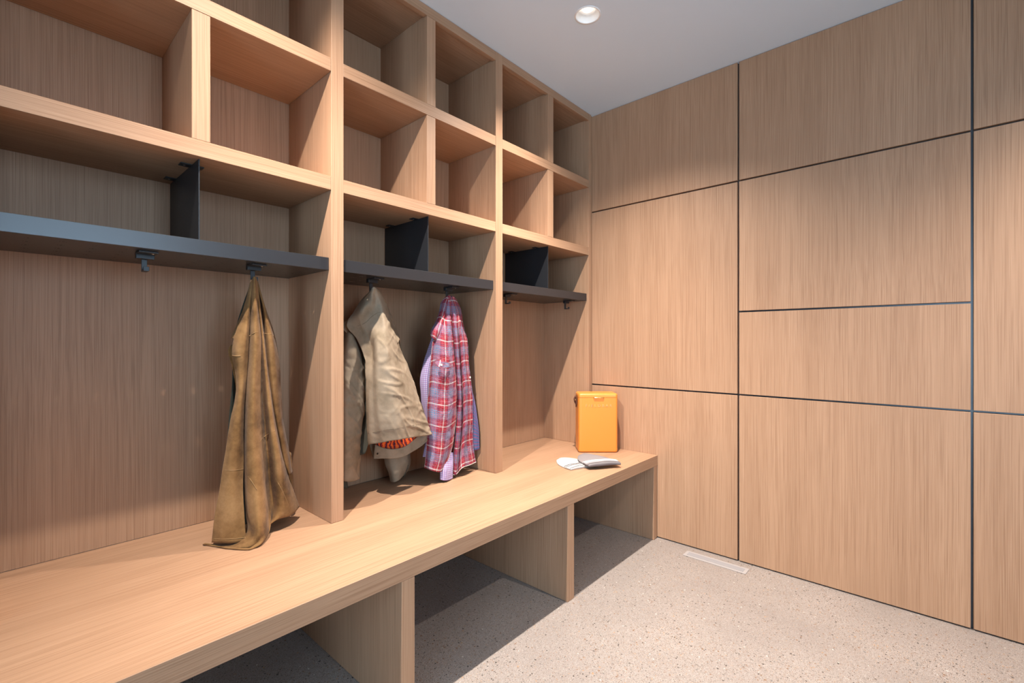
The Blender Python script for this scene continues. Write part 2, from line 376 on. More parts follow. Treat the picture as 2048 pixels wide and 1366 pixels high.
for a in ((d['x0']+.06, xm-.06), (xm+.06, d['x1']-.06)):
    bm = bmesh.new(); box(bm, a[0], a[1], YF-.037, YF-.033, 0.12, d['z1']-.06, bev=0); obj('pane', bm, M['glass'], do)

# ------------------------------------------------------------------ oak wall panels on the back wall, with dark metal reveals between
R1, R2, G = -0.7106, 0.1229, 0.0040
H1, H2, H3 = 0.834, 1.249, 1.9035
cols = [(XL+0.02, R1-G), (R1+G, R2-G), (R2+G, 0.9565-G), (0.9565+G, 1.79-G)]
rows3 = [(0.006, H1-G), (H1+G, H3-G), (H3+G, ZC-0.002)]
rows4 = [(0.006, H1-G), (H1+G, H2-G), (H2+G, H3-G), (H3+G, ZC-0.002)]
lab = {(0, 0): 'oak wall panel behind the bench end and orange cooler, floor to first joint', (0, 1): 'tall oak wall panel beside the shelving, above the orange cooler', (0, 2): 'oak wall panel under the ceiling in the corner beside the shelving',
       (1, 0): 'large square oak wall panel at the bottom, right of the floor vent', (1, 1): 'low wide oak wall panel, second from the floor in the middle column', (1, 2): 'oak wall panel in the middle column, third from the floor', (1, 3): 'top oak wall panel of the middle column, touching the ceiling',
       (2, 0): 'bottom oak wall panel at the far right, cut by the photo edge', (2, 1): 'tall oak wall panel at the far right between the two horizontal joints', (2, 2): 'top oak wall panel at the far right, cut by the photo corner',
       }
for ci, (x0, x1) in enumerate(cols[:3]):
    for ri, (z0, z1) in enumerate(rows4 if ci == 1 else rows3):
        o = obj('wall_panel', B(x0, x1, YW, YW+0.0195, z0, z1, bev=0.001), M['oak_v'], origin=((x0+x1)/2, YW+0.0195, z0))
        tag(o, lab[(ci, ri)], 'wall panel', 'flush oak panels on the back wall')
for z0, z1 in rows3:
    struct('trim_%d' % (1 + [r[0] for r in rows3].index(z0)), B(cols[3][0], XR-0.001, YW, YW+0.0195, z0, z1, bev=0.001), M['oak_v'])

# ------------------------------------------------------------------ the bench
E_ = 0.0006
bench = thing('mudroom_bench', 'long pale oak bench with thick top along the wall under the cubbies', 'bench', (-1.52, 0.8, 0))
Y0 = -0.87
obj('seat_top', B(XK, XB, Y0, YW-0.001, ZBB, ZB, bev=0.0012), M['oak_h'], bench)
for (a, b) in UP: obj('support_panel', B(XK+0.002, XB+0.0005-0.001, a-0.002, b-0.002, 0.001, ZBB-E_), M['oak_v'], bench)
obj('support_panel', B(XK+0.002, XB-0.0005, 2.442, 2.466, 0.001, ZBB-E_), M['oak_v'], bench)
obj('filler_strip', B(XK+0.002, XB-0.004, 2.4665, YW-0.001, 0.001, ZBB-E_), M['oak_v'], bench)
obj('back_panel', B(XL+0.002, XK+0.001, Y0, YW-0.001, 0.001, ZBB-E_), M['oak_v'], bench)

# ------------------------------------------------------------------ the cubby shelving
cub = thing('cubby_shelving', 'built in oak cubby shelving with three tall coat bays above the bench', 'shelving', (-1.73, 0.8, ZB))
zt = ZB + 0.0006
for i, (a, b) in enumerate(UP):
    obj('upright', B(XK, XF, a, b, zt, ZC-0.001), M['oak_v'], cub)
obj('upright', B(XK, XF, F0, 2.468, zt, ZC-0.001), M['oak_v'], cub)
obj('filler_strip', B(XK, XF-0.006, 2.4685, YW-0.001, zt, ZC-0.001), M['oak_v'], cub)
bays = [(UP[0][1], UP[1][0]), (UP[1][1], UP[2][0]), (UP[2][1], UP[3][0]), (UP[3][1], F0)]
for (a, b), (m0, m1) in zip(bays, MID):
    obj('back_panel', B(XL+0.002, XK-0.0005, a-0.02, b+0.02, zt, ZC-0.001, bev=0), M['oak_v'], cub)
    obj('shelf', B(XK, XF-0.0006, a+E_, b-E_, S2B, S2T), M['oak_h'], cub)
    obj('shelf', B(XK, XF-0.0006, a+E_, b-E_, S1B, S1T), M['oak_h'], cub)
    obj('top_rail', B(XF-0.022, XF-0.0006, a+E_, b-E_, RB, ZC-0.001), M['oak_h'], cub)
    obj('top_panel', B(XK, XF-0.0226, a+E_, b-E_, RB+0.006, ZC-0.001), M['oak_h'], cub)
    obj('divider', B(XK, XF-0.0012, m0, m1, S2T+E_, S1B-E_), M['oak_v'], cub)
    bm = B(XK, XF-0.0012, m0, m1, S1T+E_, RB-E_, bev=0.0004); box(bm, XK, XF-0.0235, m0, m1, RB-E_-0.001, RB+0.0055, bev=0); obj('divider', bm, M['oak_v'], cub)

# ------------------------------------------------------------------ steel shelves, divider plates and hooks
HX = [-1.624, -1.686, -1.748, -1.810, -1.872]
bay_word = ['left', 'middle', 'right']
for k in range(3):
    a, b = bays[k+1]
    t = thing('steel_shelf', 'perforated charcoal steel shelf across the %s coat bay' % ['left', 'middle', 'right'][k] + [' above the tan suede coat', ' above the canvas jacket and plaid shirt', ' beside the panelled wall'][k], 'shelf', (-1.74, (a+b)/2, TZ0), 'charcoal steel shelves')
    ys = [a+0.051 + 0.0620*i for i in range(12)]; ys = [a+0.051 + (b-a-0.102)*i/11 for i in range(12)]
    bm = holed_plate(bmesh.new(), XK+0.001, TX-0.004, a+0.001, b-0.001, TZ0, HX, ys, 0.0027, 0.014, 12)
    solid(obj('perforated_tray', bm, M['steel'], t), 0.003, 1.0)
    obj('front_lip', B(TX-0.0035, TX, a+0.001, b-0.001, TZ0, TZ1, bev=0.0006), M['steel'], t)
    pc = [0.400, 1.229, 2.060][k]
    p = thing('steel_divider', ['thin black steel divider plate standing on the left steel shelf', 'thin black steel divider plate standing on the middle steel shelf', 'thin black steel divider plate standing on the right steel shelf'][k], 'divider', (-1.74, pc, TZ0+0.004), 'steel divider plates')
    obj('plate', B(XK+0.003, TX-0.005, pc-0.0015, pc+0.0015, TZ0+0.0035, S2B-0.001, bev=0.0004), M['hook'], p)
    for tx in (-1.655, -1.835):
        bm = bmesh.new(); box(bm, tx-0.014, tx+0.014, pc-0.030, pc+0.030, S2B-0.0035, S2B-0.0006, bev=0.0004); tb = obj('fixing_tab', bm, M['hook'], p)
        for s in (-1, 1):
            bm = bmesh.new(); lathe(bm, [(0.0001, S2B-0.0046), (0.0028, S2B-0.0042), (0.0034, S2B-0.0034)], (tx, pc+s*0.018), 12); obj('screw', bm, M['screw'], tb, True)
hk = [(0.290, 'empty black steel coat hook left of the tan suede coat'), (0.577, 'black steel coat hook holding the tan suede coat'), (1.017, 'black steel coat hook holding the canvas jacket'), (1.414, 'black steel coat hook holding the red plaid shirt'), (1.820, 'empty black steel coat hook next to the upright in the right bay'), (2.359, 'empty black steel coat hook nearest the panelled back wall')]
for y, l in hk:
    t = thing('coat_hook', l, 'hook', (-1.655, y, TZ0), 'black coat hooks under the steel shelves')
    mp = obj('mounting_plate', B(-1.656, -1.612, y-0.022, y+0.022, TZ0-0.0050, TZ0-0.0006, bev=0.0005), M['hook'], t)
    bm = bmesh.new(); lathe(bm, [(0.0001, TZ0-0.0065), (0.003, TZ0-0.006), (0.0036, TZ0-0.005)], (-1.628, y+0.012), 12); obj('screw', bm, M['screw'], mp, True)
    obj('mounting_block', B(-1.674, -1.6565, y-0.021, y+0.021, TZ0-0.0165, TZ0-0.0006), M['hook'], t)
    bm = bmesh.new(); box(bm, -1.676, -1.671, y-0.0065, y+0.0065, TZ0-0.052, TZ0-0.0167, bev=0.0006); box(bm, -1.6708, -1.649, y-0.0065, y+0.0065, TZ0-0.052, TZ0-0.0475, bev=0.0006); box(bm, -1.6488, -1.6445, y-0.0065, y+0.0065, TZ0-0.052, TZ0-0.0395, bev=0.0006)
    obj('hook_arm', bm, M['hook'], t)

# ------------------------------------------------------------------ recessed downlights
for i, (LX, y) in enumerate([(LAMP_X, q) for q in LAMP_Y] + [(LAMP2_X, q) for q in LAMP2_Y]):
    t = thing('recessed_downlight', 'round white recessed downlight in the ceiling in front of the shelving' if i == 0 else 'recessed downlight in the ceiling rows outside the picture', 'downlight', (LX, y, ZC), None if i == 0 else 'downlights outside the picture')
    obj('trim_ring', lathe(bmesh.new(), [(0.0560, ZC-0.0002), (0.0555, ZC-0.0022), (0.0500, ZC-0.0026), (0.0490, ZC-0.0010)], (LX, y)), M['white'], t, True)
    obj('reflector', lathe(bmesh.new(), [(0.0490, ZC-0.0010), (0.0465, ZC+0.012), (0.040, ZC+0.030), (0.031, ZC+0.046), (0.0215, ZC+0.0475)], (LX, y)), M['white'], t, True)
    obj('lamp', disc(bmesh.new(), (LX, y, ZC+0.026), 0.0240), M['lamp'], t)
    bm = bmesh.new(); tube(bm, [(LX+0.020*math.cos(q), y+0.020*math.sin(q), ZC+0.0245) for q in [R(240+10*j) for j in range(14)]], 0.0016, 6); obj('spring_clip', bm, M['clip'], t, True)
    for nm, e, ang, bl in (('downlight_beam', BEAM_W, 84, 1.0), ('downlight_spill', SPILL_W, 124, 0.9)):
        l = bpy.data.lights.new(nm, 'SPOT'); l.energy = e * ((0.85 if nm == 'downlight_beam' else 0.45) if LX != LAMP_X else 1.0); l.color = LAMP_COL; l.spot_size = R(ang if LX == LAMP_X else max(ang, 106)); l.spot_blend = bl; l.shadow_soft_size = 0.016
        lo = bpy.data.objects.new(nm, l); C.objects.link(lo); lo.parent = t; lo.location = (0, 0, 0.010); lo.rotation_euler = (R(20 if y < 0.5 else 0), 0, 0)      # the near lamp is swivelled towards the bays

# ------------------------------------------------------------------ floor vent
va, vb = Vector((-0.935, 2.425, 0)), Vector((-0.655, 2.378, 0))
t = thing('floor_vent', 'pale grey slot vent set flush in the concrete floor by the panelled wall', 'vent', (-0.79, 2.405, 0))
obj('frame', B(-0.945, -0.645, 2.372, 2.437, 0.0004, 0.0022, bev=0.0004), M['vent'], t)
obj('grille', B(-0.930, -0.660, 2.386, 2.423, 0.0023, 0.0028, bev=0), M['slot'], t)

# ------------------------------------------------------------------ cloth: sheets lofted through guide curves
_c, _s = math.cos(YAW), math.sin(YAW)
def at(px, py, x):
    """point of the photograph's sight line (px, py) on the vertical plane X = x parallel to the shelving"""
    l = (px-1024)/FPX; u = -(py-683)/FPX
    dx, dy = -_s + l*_c, _c + l*_s
    t = x/dx
    return Vector((x, dy*t, HCAM + u*t))
def crv(pts, n):
    pts = [Vector(p) for p in pts]
    if len(pts) == 2: return [pts[0].lerp(pts[1], i/(n-1)) for i in range(n)]
    d = [0.0]
    for a, b in zip(pts, pts[1:]): d.append(d[-1] + max((b-a).length, 1e-6))
    out = []; k = 0
    for i in range(n):
        t = d[-1]*i/(n-1)
        while k < len(pts)-2 and t > d[k+1]: k += 1
        u = (t-d[k])/(d[k+1]-d[k]); u = min(max(u, 0), 1)
        p1, p2 = pts[k], pts[k+1]; p0 = pts[k-1] if k else p1*2-p2; p3 = pts[k+2] if k+2 < len(pts) else p2*2-p1
        seg = d[k+1]-d[k]
        m1 = (p2-p0)*(seg/((d[k]-d[k-1] if k else seg)+seg)); m2 = (p3-p1)*(seg/((d[k+2]-d[k+1] if k+2 < len(pts) else seg)+seg))
        u2, u3 = u*u, u*u*u
        out.append(p1*(2*u3-3*u2+1) + m1*(u3-2*u2+u) + p2*(-2*u3+3*u2) + m2*(u3-u2))
    return out
def loft(guides, X0, nu=60, nv=90, amp=0.0, freq=22.0, seed=0.0, fine=0.0, crease=0.0):
    """guides: curves of (px, py, dx) from the top down, ordered left to right -> grid of points and uv"""
    cols = [crv([at(px, py, X0+dx) for px, py, dx in g], nv) for g in guides]
    rows = [crv([c[j] for c in cols], nu) for j in range(nv)]
    w = [0.0]; jw = max(range(nv), key=lambda j: sum((a-b).length for a, b in zip(rows[j], rows[j][1:])))
    for a, b in zip(rows[jw], rows[jw][1:]): w.append(w[-1] + (b-a).length)
    h = [0.0]; iu = nu//2
    for j in range(1, nv): h.append(h[-1] + (rows[j][iu]-rows[j-1][iu]).length)
    if amp or fine:
        for j in range(nv):
            for i in range(nu):
                p = rows[j][i]; q = Vector((p.y*freq+seed, p.z*freq*0.45, seed*1.7))
                k = noise.noise(q)*amp + noise.noise(Vector((p.y*70+seed, p.z*60, 3.1)))*fine
                if crease:
                    for q, (aa, bb, cc) in enumerate(((15, 11, 3), (9, -15, 4), (4, 20, 6))):
                        n_ = noise.noise(Vector((p.y*aa + p.z*bb + seed, (p.z*aa - p.y*bb)*0.22, cc + seed)))
                        k += crease*(max(0.0, 1-abs(n_)*4.0)**2)*(0.35 + noise.noise(Vector((p.y*7, p.z*7, cc*3.1+seed))))
                p.x += k
    return rows, w, h
def sheet(name, guides, X0, mat, parent, nu=60, nv=90, amp=0.004, freq=22.0, seed=0.0, fine=0.0012, th=0.003, label=None, zmin=ZB+0.004, crease=0.0):
    rows, w, h = loft(guides, X0, nu, nv, amp, freq, seed, fine, crease)
    SURF[parent.name + '/' + name] = rows
    bm = bmesh.new(); uvl = bm.loops.layers.uv.new('UVMap')
    if zmin is not None:
        for r in rows:
            for p in r: p.z = max(p.z, zmin)
    vs = [[bm.verts.new(p) for p in r] for r in rows]
    for j in range(len(rows)-1):
        for i in range(len(rows[0])-1):
            f = bm.faces.new((vs[j][i], vs[j+1][i], vs[j+1][i+1], vs[j][i+1]))
            for l, (a, b) in zip(f.loops, ((j, i), (j+1, i), (j+1, i+1), (j, i+1))): l[uvl].uv = (w[b]+seed*0.137, h[a]+seed*0.071)
    o = obj(name, bm, mat, parent, True, label)
    return solid(o, th, 0.0)
def pix(p):
    z = -p.x*_s + p.y*_c; l = p.x*_c + p.y*_s
    return 1024 + FPX*l/z, 683 - FPX*(p.z-HCAM)/z
def seam(name, pts, on, mat, parent, r=0.0008, n=24, label=None, lift=0.0018):
    """stitch line lying on the surface of sheet(s) `on`"""
    bk = {}
    for key in ([on] if isinstance(on, str) else on):
        for row in SURF[key]:
            for p in row:
                x, y = pix(p); bk.setdefault((int(x//3), int(y//3)), []).append((x, y, p))
    out = []
    for q in crv([(px, py, 0) for px, py in pts], n):
        best = None
        for i in (-1, 0, 1):
            for j in (-1, 0, 1):
                for x, y, p in bk.get((int(q.x//3)+i, int(q.y//3)+j), ()):
                    d = math.hypot(x-q.x, y-q.y) - p.x*60
                    if best is None or d < best[0]: best = (d, p)
        if best: out.append(at(q.x, q.y, best[1].x + lift))
    for k in range(2):
        out = [out[0]] + [Vector(((a.x+2*b.x+c.x)/4, (a.y+2*b.y+c.y)/4, (a.z+2*b.z+c.z)/4)) for a, b, c in zip(out, out[1:], out[2:])] + [out[-1]]
    return obj(name, tube(bmesh.new(), out, r, 6), mat, parent, True, label)
SURF = {}

# ---- tan suede coat
X0 = -1.650
coat = thing('suede_coat', 'long tan suede coat hanging from a hook in the left bay, hem on the bench', 'coat', tuple(at(507, 556, X0)))
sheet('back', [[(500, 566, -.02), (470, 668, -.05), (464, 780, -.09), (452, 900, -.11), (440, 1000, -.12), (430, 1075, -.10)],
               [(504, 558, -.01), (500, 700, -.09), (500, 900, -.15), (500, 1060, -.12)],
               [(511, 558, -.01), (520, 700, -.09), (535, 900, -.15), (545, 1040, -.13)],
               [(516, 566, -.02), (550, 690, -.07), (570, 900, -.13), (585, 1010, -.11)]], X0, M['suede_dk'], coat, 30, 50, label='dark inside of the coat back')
sheet('collar_flap', [[(497, 590, -.03), (480, 636, -.035), (464, 671, -.035), (462, 676, -.03)], [(499, 590, -.01), (486, 640, -.01), (474, 668, -.01), (470, 680, -.01)], [(502, 590, .0), (494, 640, .0), (486, 670, .0), (482, 686, .0)]], X0, M['suede'], coat, 16, 24)
sheet('facing', [[(462, 690, -.06), (456, 699, -.06), (463, 730, -.06), (468, 752, -.06), (474, 790, -.06)], [(482, 690, -.05), (480, 700, -.05), (482, 730, -.05), (484, 760, -.05), (484, 800, -.05)]], X0, M['suede'], coat, 12, 20)
# left front panel
sheet('front_panel', [
    [(503, 560, .00), (492, 602, -.005), (481, 640, -.005), (471, 668, -.005), (466, 690, -.01), (465, 712, -.01), (470, 742, -.01), (473, 775, .0), (470, 803, .0), (463, 834, .0), (457, 869, .0), (449, 917, -.005), (439, 982, -.01), (429, 1036, -.012), (424, 1085, -.010)],
    [(505, 559, .01), (496, 604, .012), (488, 640, .015), (482, 668, .018), (477, 690, .02), (475, 712, .02), (478, 742, .012), (479, 775, .02), (477, 803, .022), (472, 834, .022), (467, 869, .022), (462, 917, .02), (455, 982, .018), (448, 1036, .020), (444, 1086, .024)],
    [(506, 559, .012), (499, 606, .018), (494, 640, .022), (490, 668, .026), (487, 690, .026), (486, 712, .022), (486, 742, .016), (485, 775, .024), (483, 803, .026), (480, 834, .026), (478, 869, .026), (475, 917, .022), (471, 982, .026), (468, 1036, .036), (469, 1086, .046)],
    [(507, 559, .012), (501, 610, .012), (499, 640, .012), (497, 668, .010), (496, 700, .010), (495, 722, .008), (494, 745, .008), (491, 776, .010), (489, 803, .010), (488, 834, .010), (487, 869, .010), (487, 917, .008), (486, 982, .016), (489, 1036, .034), (493, 1084, .054)]],
    X0, M['suede'], coat, 50, 130, amp=.006, seed=2.0, fine=.0010)
# main body: lobe beside the opening, valley, second lobe, right-hand edge
body = [
    [(505, 559, .012), (502, 610, .010), (500, 670, .004), (497, 722, .0), (493, 776, .0), (491, 834, -.005), (490, 900, -.01), (490, 980, -.01), (493, 1030, .010), (494, 1066, .035), (466, 1088, .030), (409, 1087, -.030)],
    [(507, 554, .030), (506, 610, .022), (506, 670, .026), (504, 722, .028), (500, 776, .030), (497, 834, .032), (495, 900, .034), (496, 980, .036), (500, 1030, .052), (505, 1070, .075), (478, 1092, .066), (405, 1089, -.040)],
    [(508, 553, .034), (509, 610, .028), (511, 670, .036), (510, 722, .040), (507, 776, .044), (506, 834, .048), (506, 900, .052), (510, 980, .060), (515, 1030, .080), (517, 1072, .098), (496, 1095, .092), (430, 1094, .005)],
    [(509, 553, .034), (512, 610, .028), (516, 670, .030), (516, 722, .032), (514, 776, .034), (515, 834, .036), (517, 900, .040), (526, 980, .050), (530, 1030, .062), (528, 1068, .085), (512, 1094, .106), (458, 1099, .055)],
    [(510, 553, .032), (514, 610, .020), (520, 670, .016), (521, 722, .014), (521, 776, .010), (523, 834, .006), (526, 900, .004), (533, 980, .008), (536, 1030, .020), (538, 1054, .040), (531, 1078, .078), (505, 1099, .108)],
    [(511, 554, .028), (516, 610, .014), (522, 670, .002), (524, 722, -.004), (526, 776, -.012), (530, 834, -.018), (535, 900, -.020), (541, 960, -.018), (545, 1005, -.012), (545, 1030, -.004), (541, 1044, .010), (536, 1052, .035)],
    [(512, 556, .016), (518, 610, .018), (525, 670, .014), (529, 722, .016), (534, 776, .020), (540, 834, .024), (548, 900, .026), (556, 960, .026), (560, 1000, .026), (562, 1022, .026), (560, 1032, .026), (557, 1038, .026)],
    [(512, 557, .014), (519, 610, .016), (526, 670, .012), (531, 722, .014), (537, 776, .018), (545, 834, .022), (556, 900, .022), (568, 960, .018), (577, 1000, .014), (582, 1020, .010), (582, 1027, .010), (581, 1031, .010)],
    [(513, 558, .010), (520, 610, .004), (528, 670, -.002), (533, 722, -.004), (540, 776, -.006), (549, 834, -.010), (561, 900, -.018), (575, 950, -.028), (587, 982, -.036), (594, 1003, -.040), (597, 1011, -.042), (598, 1014, -.042)]]
sheet('body', body, X0, M['suede'], coat, 110, 150, amp=.004, seed=5.0, fine=.0010, zmin=ZB+0.003)
# sleeve hanging behind the body on the right
sheet('sleeve', [
    [(512, 560, .0), (522, 610, -.010), (526, 660, -.014), (530, 722, -.02), (535, 776, -.022), (545, 834, -.03), (556, 885, -.035), (566, 925, -.04), (574, 948, -.045)],
    [(513, 559, .004), (526, 612, .012), (535, 660, .018), (541, 722, .016), (546, 776, .014), (554, 834, .004), (563, 885, -.008), (571, 925, -.016), (579, 950, -.020)],
    [(514, 560, .002), (528, 612, .010), (541, 660, .014), (550, 722, .012), (555, 776, .006), (561, 834, -.006), (569, 885, -.018), (577, 925, -.028), (583, 949, -.034)],
    [(516, 564, -.02), (530, 615, -.02), (546, 660, -.03), (558, 726, -.04), (562, 780, -.05), (565, 834, -.06), (574, 888, -.07), (581, 924, -.075), (585, 947, -.08)]], X0-.01, M['suede'], coat, 40, 80, amp=.007, seed=9.0)
sheet('sleeve_lining', [[(574, 900, -.06), (578, 952, -.06), (586, 980, -.062)], [(582, 906, -.075), (586, 952, -.08), (588, 984, -.085)]], X0-.01, M['suede'], coat, 8, 14)
seam('stitching', [(498, 672), (505, 668), (512, 664), (520, 664), (525, 668)], ['suede_coat/front_panel', 'suede_coat/body', 'suede_coat/sleeve'], M['thread'], coat)
seam('stitching', [(527, 666), (535, 668), (543, 668), (551, 676)], ['suede_coat/front_panel', 'suede_coat/body', 'suede_coat/sleeve'], M['thread'], coat)
seam('stitching', [(494, 905), (505, 897), (515, 888), (522, 880), (530, 872), (540, 866), (549, 861)], ['suede_coat/front_panel', 'suede_coat/body', 'suede_coat/sleeve'], M['thread'], coat)
seam('stitching', [(449, 940), (466, 941), (480, 939), (487, 938)], ['suede_coat/front_panel', 'suede_coat/body', 'suede_coat/sleeve'], M['thread'], coat)
seam('stitching', [(544, 945), (556, 965), (568, 989), (580, 1018)], ['suede_coat/front_panel', 'suede_coat/body', 'suede_coat/sleeve'], M['thread'], coat)
seam('stitching', [(496, 952), (505, 965), (514, 980)], ['suede_coat/front_panel', 'suede_coat/body', 'suede_coat/sleeve'], M['thread'], coat)
seam('stitching', [(427, 1077), (446, 1078), (470, 1077), (491, 1075)], ['suede_coat/front_panel', 'suede_coat/body', 'suede_coat/sleeve'], M['thread'], coat)
seam('stitching', [(465, 711), (475, 712), (481, 711)], ['suede_coat/front_panel', 'suede_coat/body', 'suede_coat/sleeve'], M['thread'], coat, 0.0016)

# ---- canvas jacket
X0 = -1.672
jk = thing('canvas_jacket', 'khaki canvas work jacket with red striped lining hanging in the middle bay', 'jacket', tuple(at(745, 578, X0)))
sheet('collar', [[(741, 588, -.03), (725, 603, -.05), (708, 630, -.06), (688, 645, -.07), (676, 655, -.08)], [(745, 582, -.02), (733, 596, -.04), (716, 622, -.05), (700, 645, -.05), (686, 660, -.06)], [(750, 581, -.02), (742, 600, -.03), (726, 630, -.04), (712, 655, -.045), (700, 672, -.05)]], X0, M['canvas'], jk, 20, 30)
sheet('left_sleeve', [
    [(690, 640, -.05), (682, 700, -.03), (676, 760, -.02), (674, 830, -.02), (674, 900, -.03), (676, 958, -.04)],
    [(697, 646, -.02), (694, 700, .02), (690, 760, .04), (688, 830, .045), (688, 900, .04), (688, 962, .03)],
    [(704, 660, -.01), (708, 705, .03), (708, 760, .045), (706, 830, .05), (703, 900, .045), (703, 963, .035)],
    [(711, 676, -.02), (720, 710, .01), (724, 760, .02), (722, 830, .025), (715, 900, .022), (714, 960, .015)],
    [(714, 682, -.05), (728, 716, -.03), (732, 760, -.03), (729, 830, -.03), (720, 900, -.03), (719, 953, -.035)]], X0-.045, M['canvas'], jk, 60, 100, amp=.010, freq=12, seed=3.0, fine=.0012, crease=.010)
sheet('left_cuff_inside', [[(676, 940, -.05), (678, 968, -.05), (682, 976, -.05)], [(692, 945, -.05), (695, 968, -.05), (696, 976, -.05)]], X0, M['canvas_in'], jk, 8, 8)
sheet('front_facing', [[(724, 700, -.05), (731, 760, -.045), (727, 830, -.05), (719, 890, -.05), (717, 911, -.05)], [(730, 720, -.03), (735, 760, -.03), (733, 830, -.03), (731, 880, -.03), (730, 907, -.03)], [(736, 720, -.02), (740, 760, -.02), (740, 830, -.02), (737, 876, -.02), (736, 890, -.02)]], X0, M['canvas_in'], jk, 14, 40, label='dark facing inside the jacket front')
sheet('front_body', [
    [(739, 585, -.02), (725, 598, -.03), (710, 620, -.035), (694, 651, -.03), (711, 674, -.02), (722, 695, -.015), (729, 718, -.01), (731, 752, .0), (732, 800, .0), (734, 850, .0), (737, 890, .0)],
    [(743, 577, .024), (734, 600, .005), (724, 622, .012), (716, 650, -.012), (722, 674, -.012), (731, 697, -.008), (737, 718, -.004), (738, 752, .022), (738, 800, .035), (739, 850, .03), (744, 888, .03)],
    [(745, 575, .034), (743, 602, .025), (738, 625, .004), (735, 652, .0), (738, 676, -.006), (744, 698, -.002), (745, 718, .010), (745, 752, .045), (746, 800, .055), (749, 850, .055), (755, 887, .055)],
    [(747, 574, .036), (752, 604, .022), (753, 628, .022), (754, 654, .032), (754, 678, .062), (755, 700, .08), (755, 720, .085), (756, 752, .09), (758, 800, .095), (764, 850, .10), (774, 883, .10)],
    [(750, 575, .034), (761, 604, .03), (766, 628, .045), (770, 654, .062), (773, 678, .08), (776, 700, .095), (778, 720, .10), (783, 752, .11), (790, 800, .12), (798, 850, .125), (805, 878, .12)],
    [(755, 578, .020), (766, 600, .015), (774, 624, .016), (781, 652, .014), (788, 676, .020), (794, 700, .036), (799, 720, .052), (808, 752, .07), (820, 800, .08), (833, 848, .08), (840, 873, .075)],
    [(758, 582, -.02), (768, 598, -.025), (776, 618, -.03), (786, 645, -.04), (795, 675, -.03), (803, 706, -.02), (812, 726, -.01), (824, 756, .0), (840, 802, .02), (856, 850, .035), (864, 869, .042)]], X0, M['canvas'], jk, 110, 130, amp=.006, freq=11, seed=11.0, fine=.0010, crease=.0065)
sheet('yoke_flap', [[(785, 664, .02), (789, 676, .02), (796, 688, .02)], [(789, 664, .0), (794, 671, .0), (799, 679, .0)], [(791, 664, -.03), (797, 670, -.03), (802, 700, -.03)]], X0, M['canvas'], jk, 10, 12)
sheet('back_body', [[(742, 584, -.05), (728, 640, -.10), (728, 760, -.13), (732, 860, -.13), (746, 915, -.10)], [(748, 584, -.05), (750, 640, -.11), (756, 760, -.14), (762, 860, -.13), (768, 914, -.075)], [(752, 584, -.05), (768, 640, -.11), (782, 760, -.14), (790, 860, -.12), (800, 914, -.06)], [(757, 586, -.05), (782, 645, -.09), (806, 755, -.12), (820, 850, -.10), (822, 904, -.045)], [(760, 588, -.045), (787, 650, -.06), (815, 755, -.05), (846, 846, -.02), (860, 871, .0)]], X0, M['canvas'], jk, 60, 60, amp=.006, seed=15)
sheet('lining', [[(752, 850, -.085), (752, 898, -.085)], [(770, 850, -.07), (770, 898, -.065)], [(790, 848, -.06), (790, 899, -.05)], [(808, 846, -.055), (808, 896, -.042)], [(824, 846, -.05), (826, 886, -.036)], [(840, 850, -.04), (842, 872, -.032)]], X0, M['lining'], jk, 60, 30, amp=.008, seed=4, label='red, orange and black striped lining')
sheet('back_hem', [[(750, 889, -.08), (747, 918, -.08)], [(768, 896, -.060), (768, 917, -.060)], [(784, 898, -.045), (786, 917, -.045)], [(804, 895, -.035), (806, 913, -.035)], [(822, 885, -.03), (824, 904, -.03)], [(836, 873, -.026), (842, 893, -.026)], [(850, 869, -.024), (854, 882, .0)], [(863, 868, .030), (864, 871, .030)]], X0, M['canvas'], jk, 60, 16, amp=.003, seed=6)
sheet('right_sleeve', [
    [(768, 904, -.09), (769, 918, -.085), (771, 930, -.08), (777, 946, -.075), (780, 962, -.07)],
    [(780, 904, -.05), (781, 918, -.045), (783, 930, -.04), (786, 948, -.03), (787, 964, -.03)],
    [(796, 904, -.04), (798, 918, -.03), (799, 930, -.025), (799, 946, -.02), (797, 960, -.02)],
    [(813, 900, -.05), (814, 912, -.045), (814, 926, -.04), (811, 942, -.04), (806, 952, -.04)],
    [(819, 897, -.09), (819, 908, -.085), (820, 922, -.08), (816, 938, -.08), (809, 950, -.08)]], X0-.055, M['canvas'], jk, 50, 50, amp=.006, seed=8)
sheet('right_sleeve_back', [[(769, 905, -.09), (778, 946, -.08), (781, 962, -.072)], [(795, 905, -.13), (797, 940, -.12), (797, 958, -.11)], [(819, 900, -.09), (816, 938, -.082), (809, 950, -.082)]], X0-.055, M['canvas_in'], jk, 20, 20)
seam('cuff_vent', [(816, 930), (811, 944), (807, 953)], ['canvas_jacket/front_body', 'canvas_jacket/collar', 'canvas_jacket/right_sleeve'], M['canvas_in'], jk, 0.0028)
seam('stitching', [(736, 866), (752, 864), (772, 860), (800, 856), (830, 850), (857, 850)], ['canvas_jacket/front_body', 'canvas_jacket/collar', 'canvas_jacket/right_sleeve'], M['canvas_seam'], jk, 0.0007, 40)
seam('stitching', [(715, 652), (730, 646), (745, 632), (760, 624), (775, 626)], ['canvas_jacket/front_body', 'canvas_jacket/collar', 'canvas_jacket/right_sleeve'], M['canvas_seam'], jk, 0.0006, 30)
seam('collar_binding', [(728, 600), (737, 588), (746, 580), (754, 581), (763, 592), (772, 606)], ['canvas_jacket/front_body', 'canvas_jacket/collar', 'canvas_jacket/right_sleeve'], M['thread'], jk, 0.0012, 30)
p = at(754, 907, X0-.066); obj('snap', disc(bmesh.new(), (p.x+.004, p.y, p.z), 0.0045, 16, 'X'), M['stud'], jk)

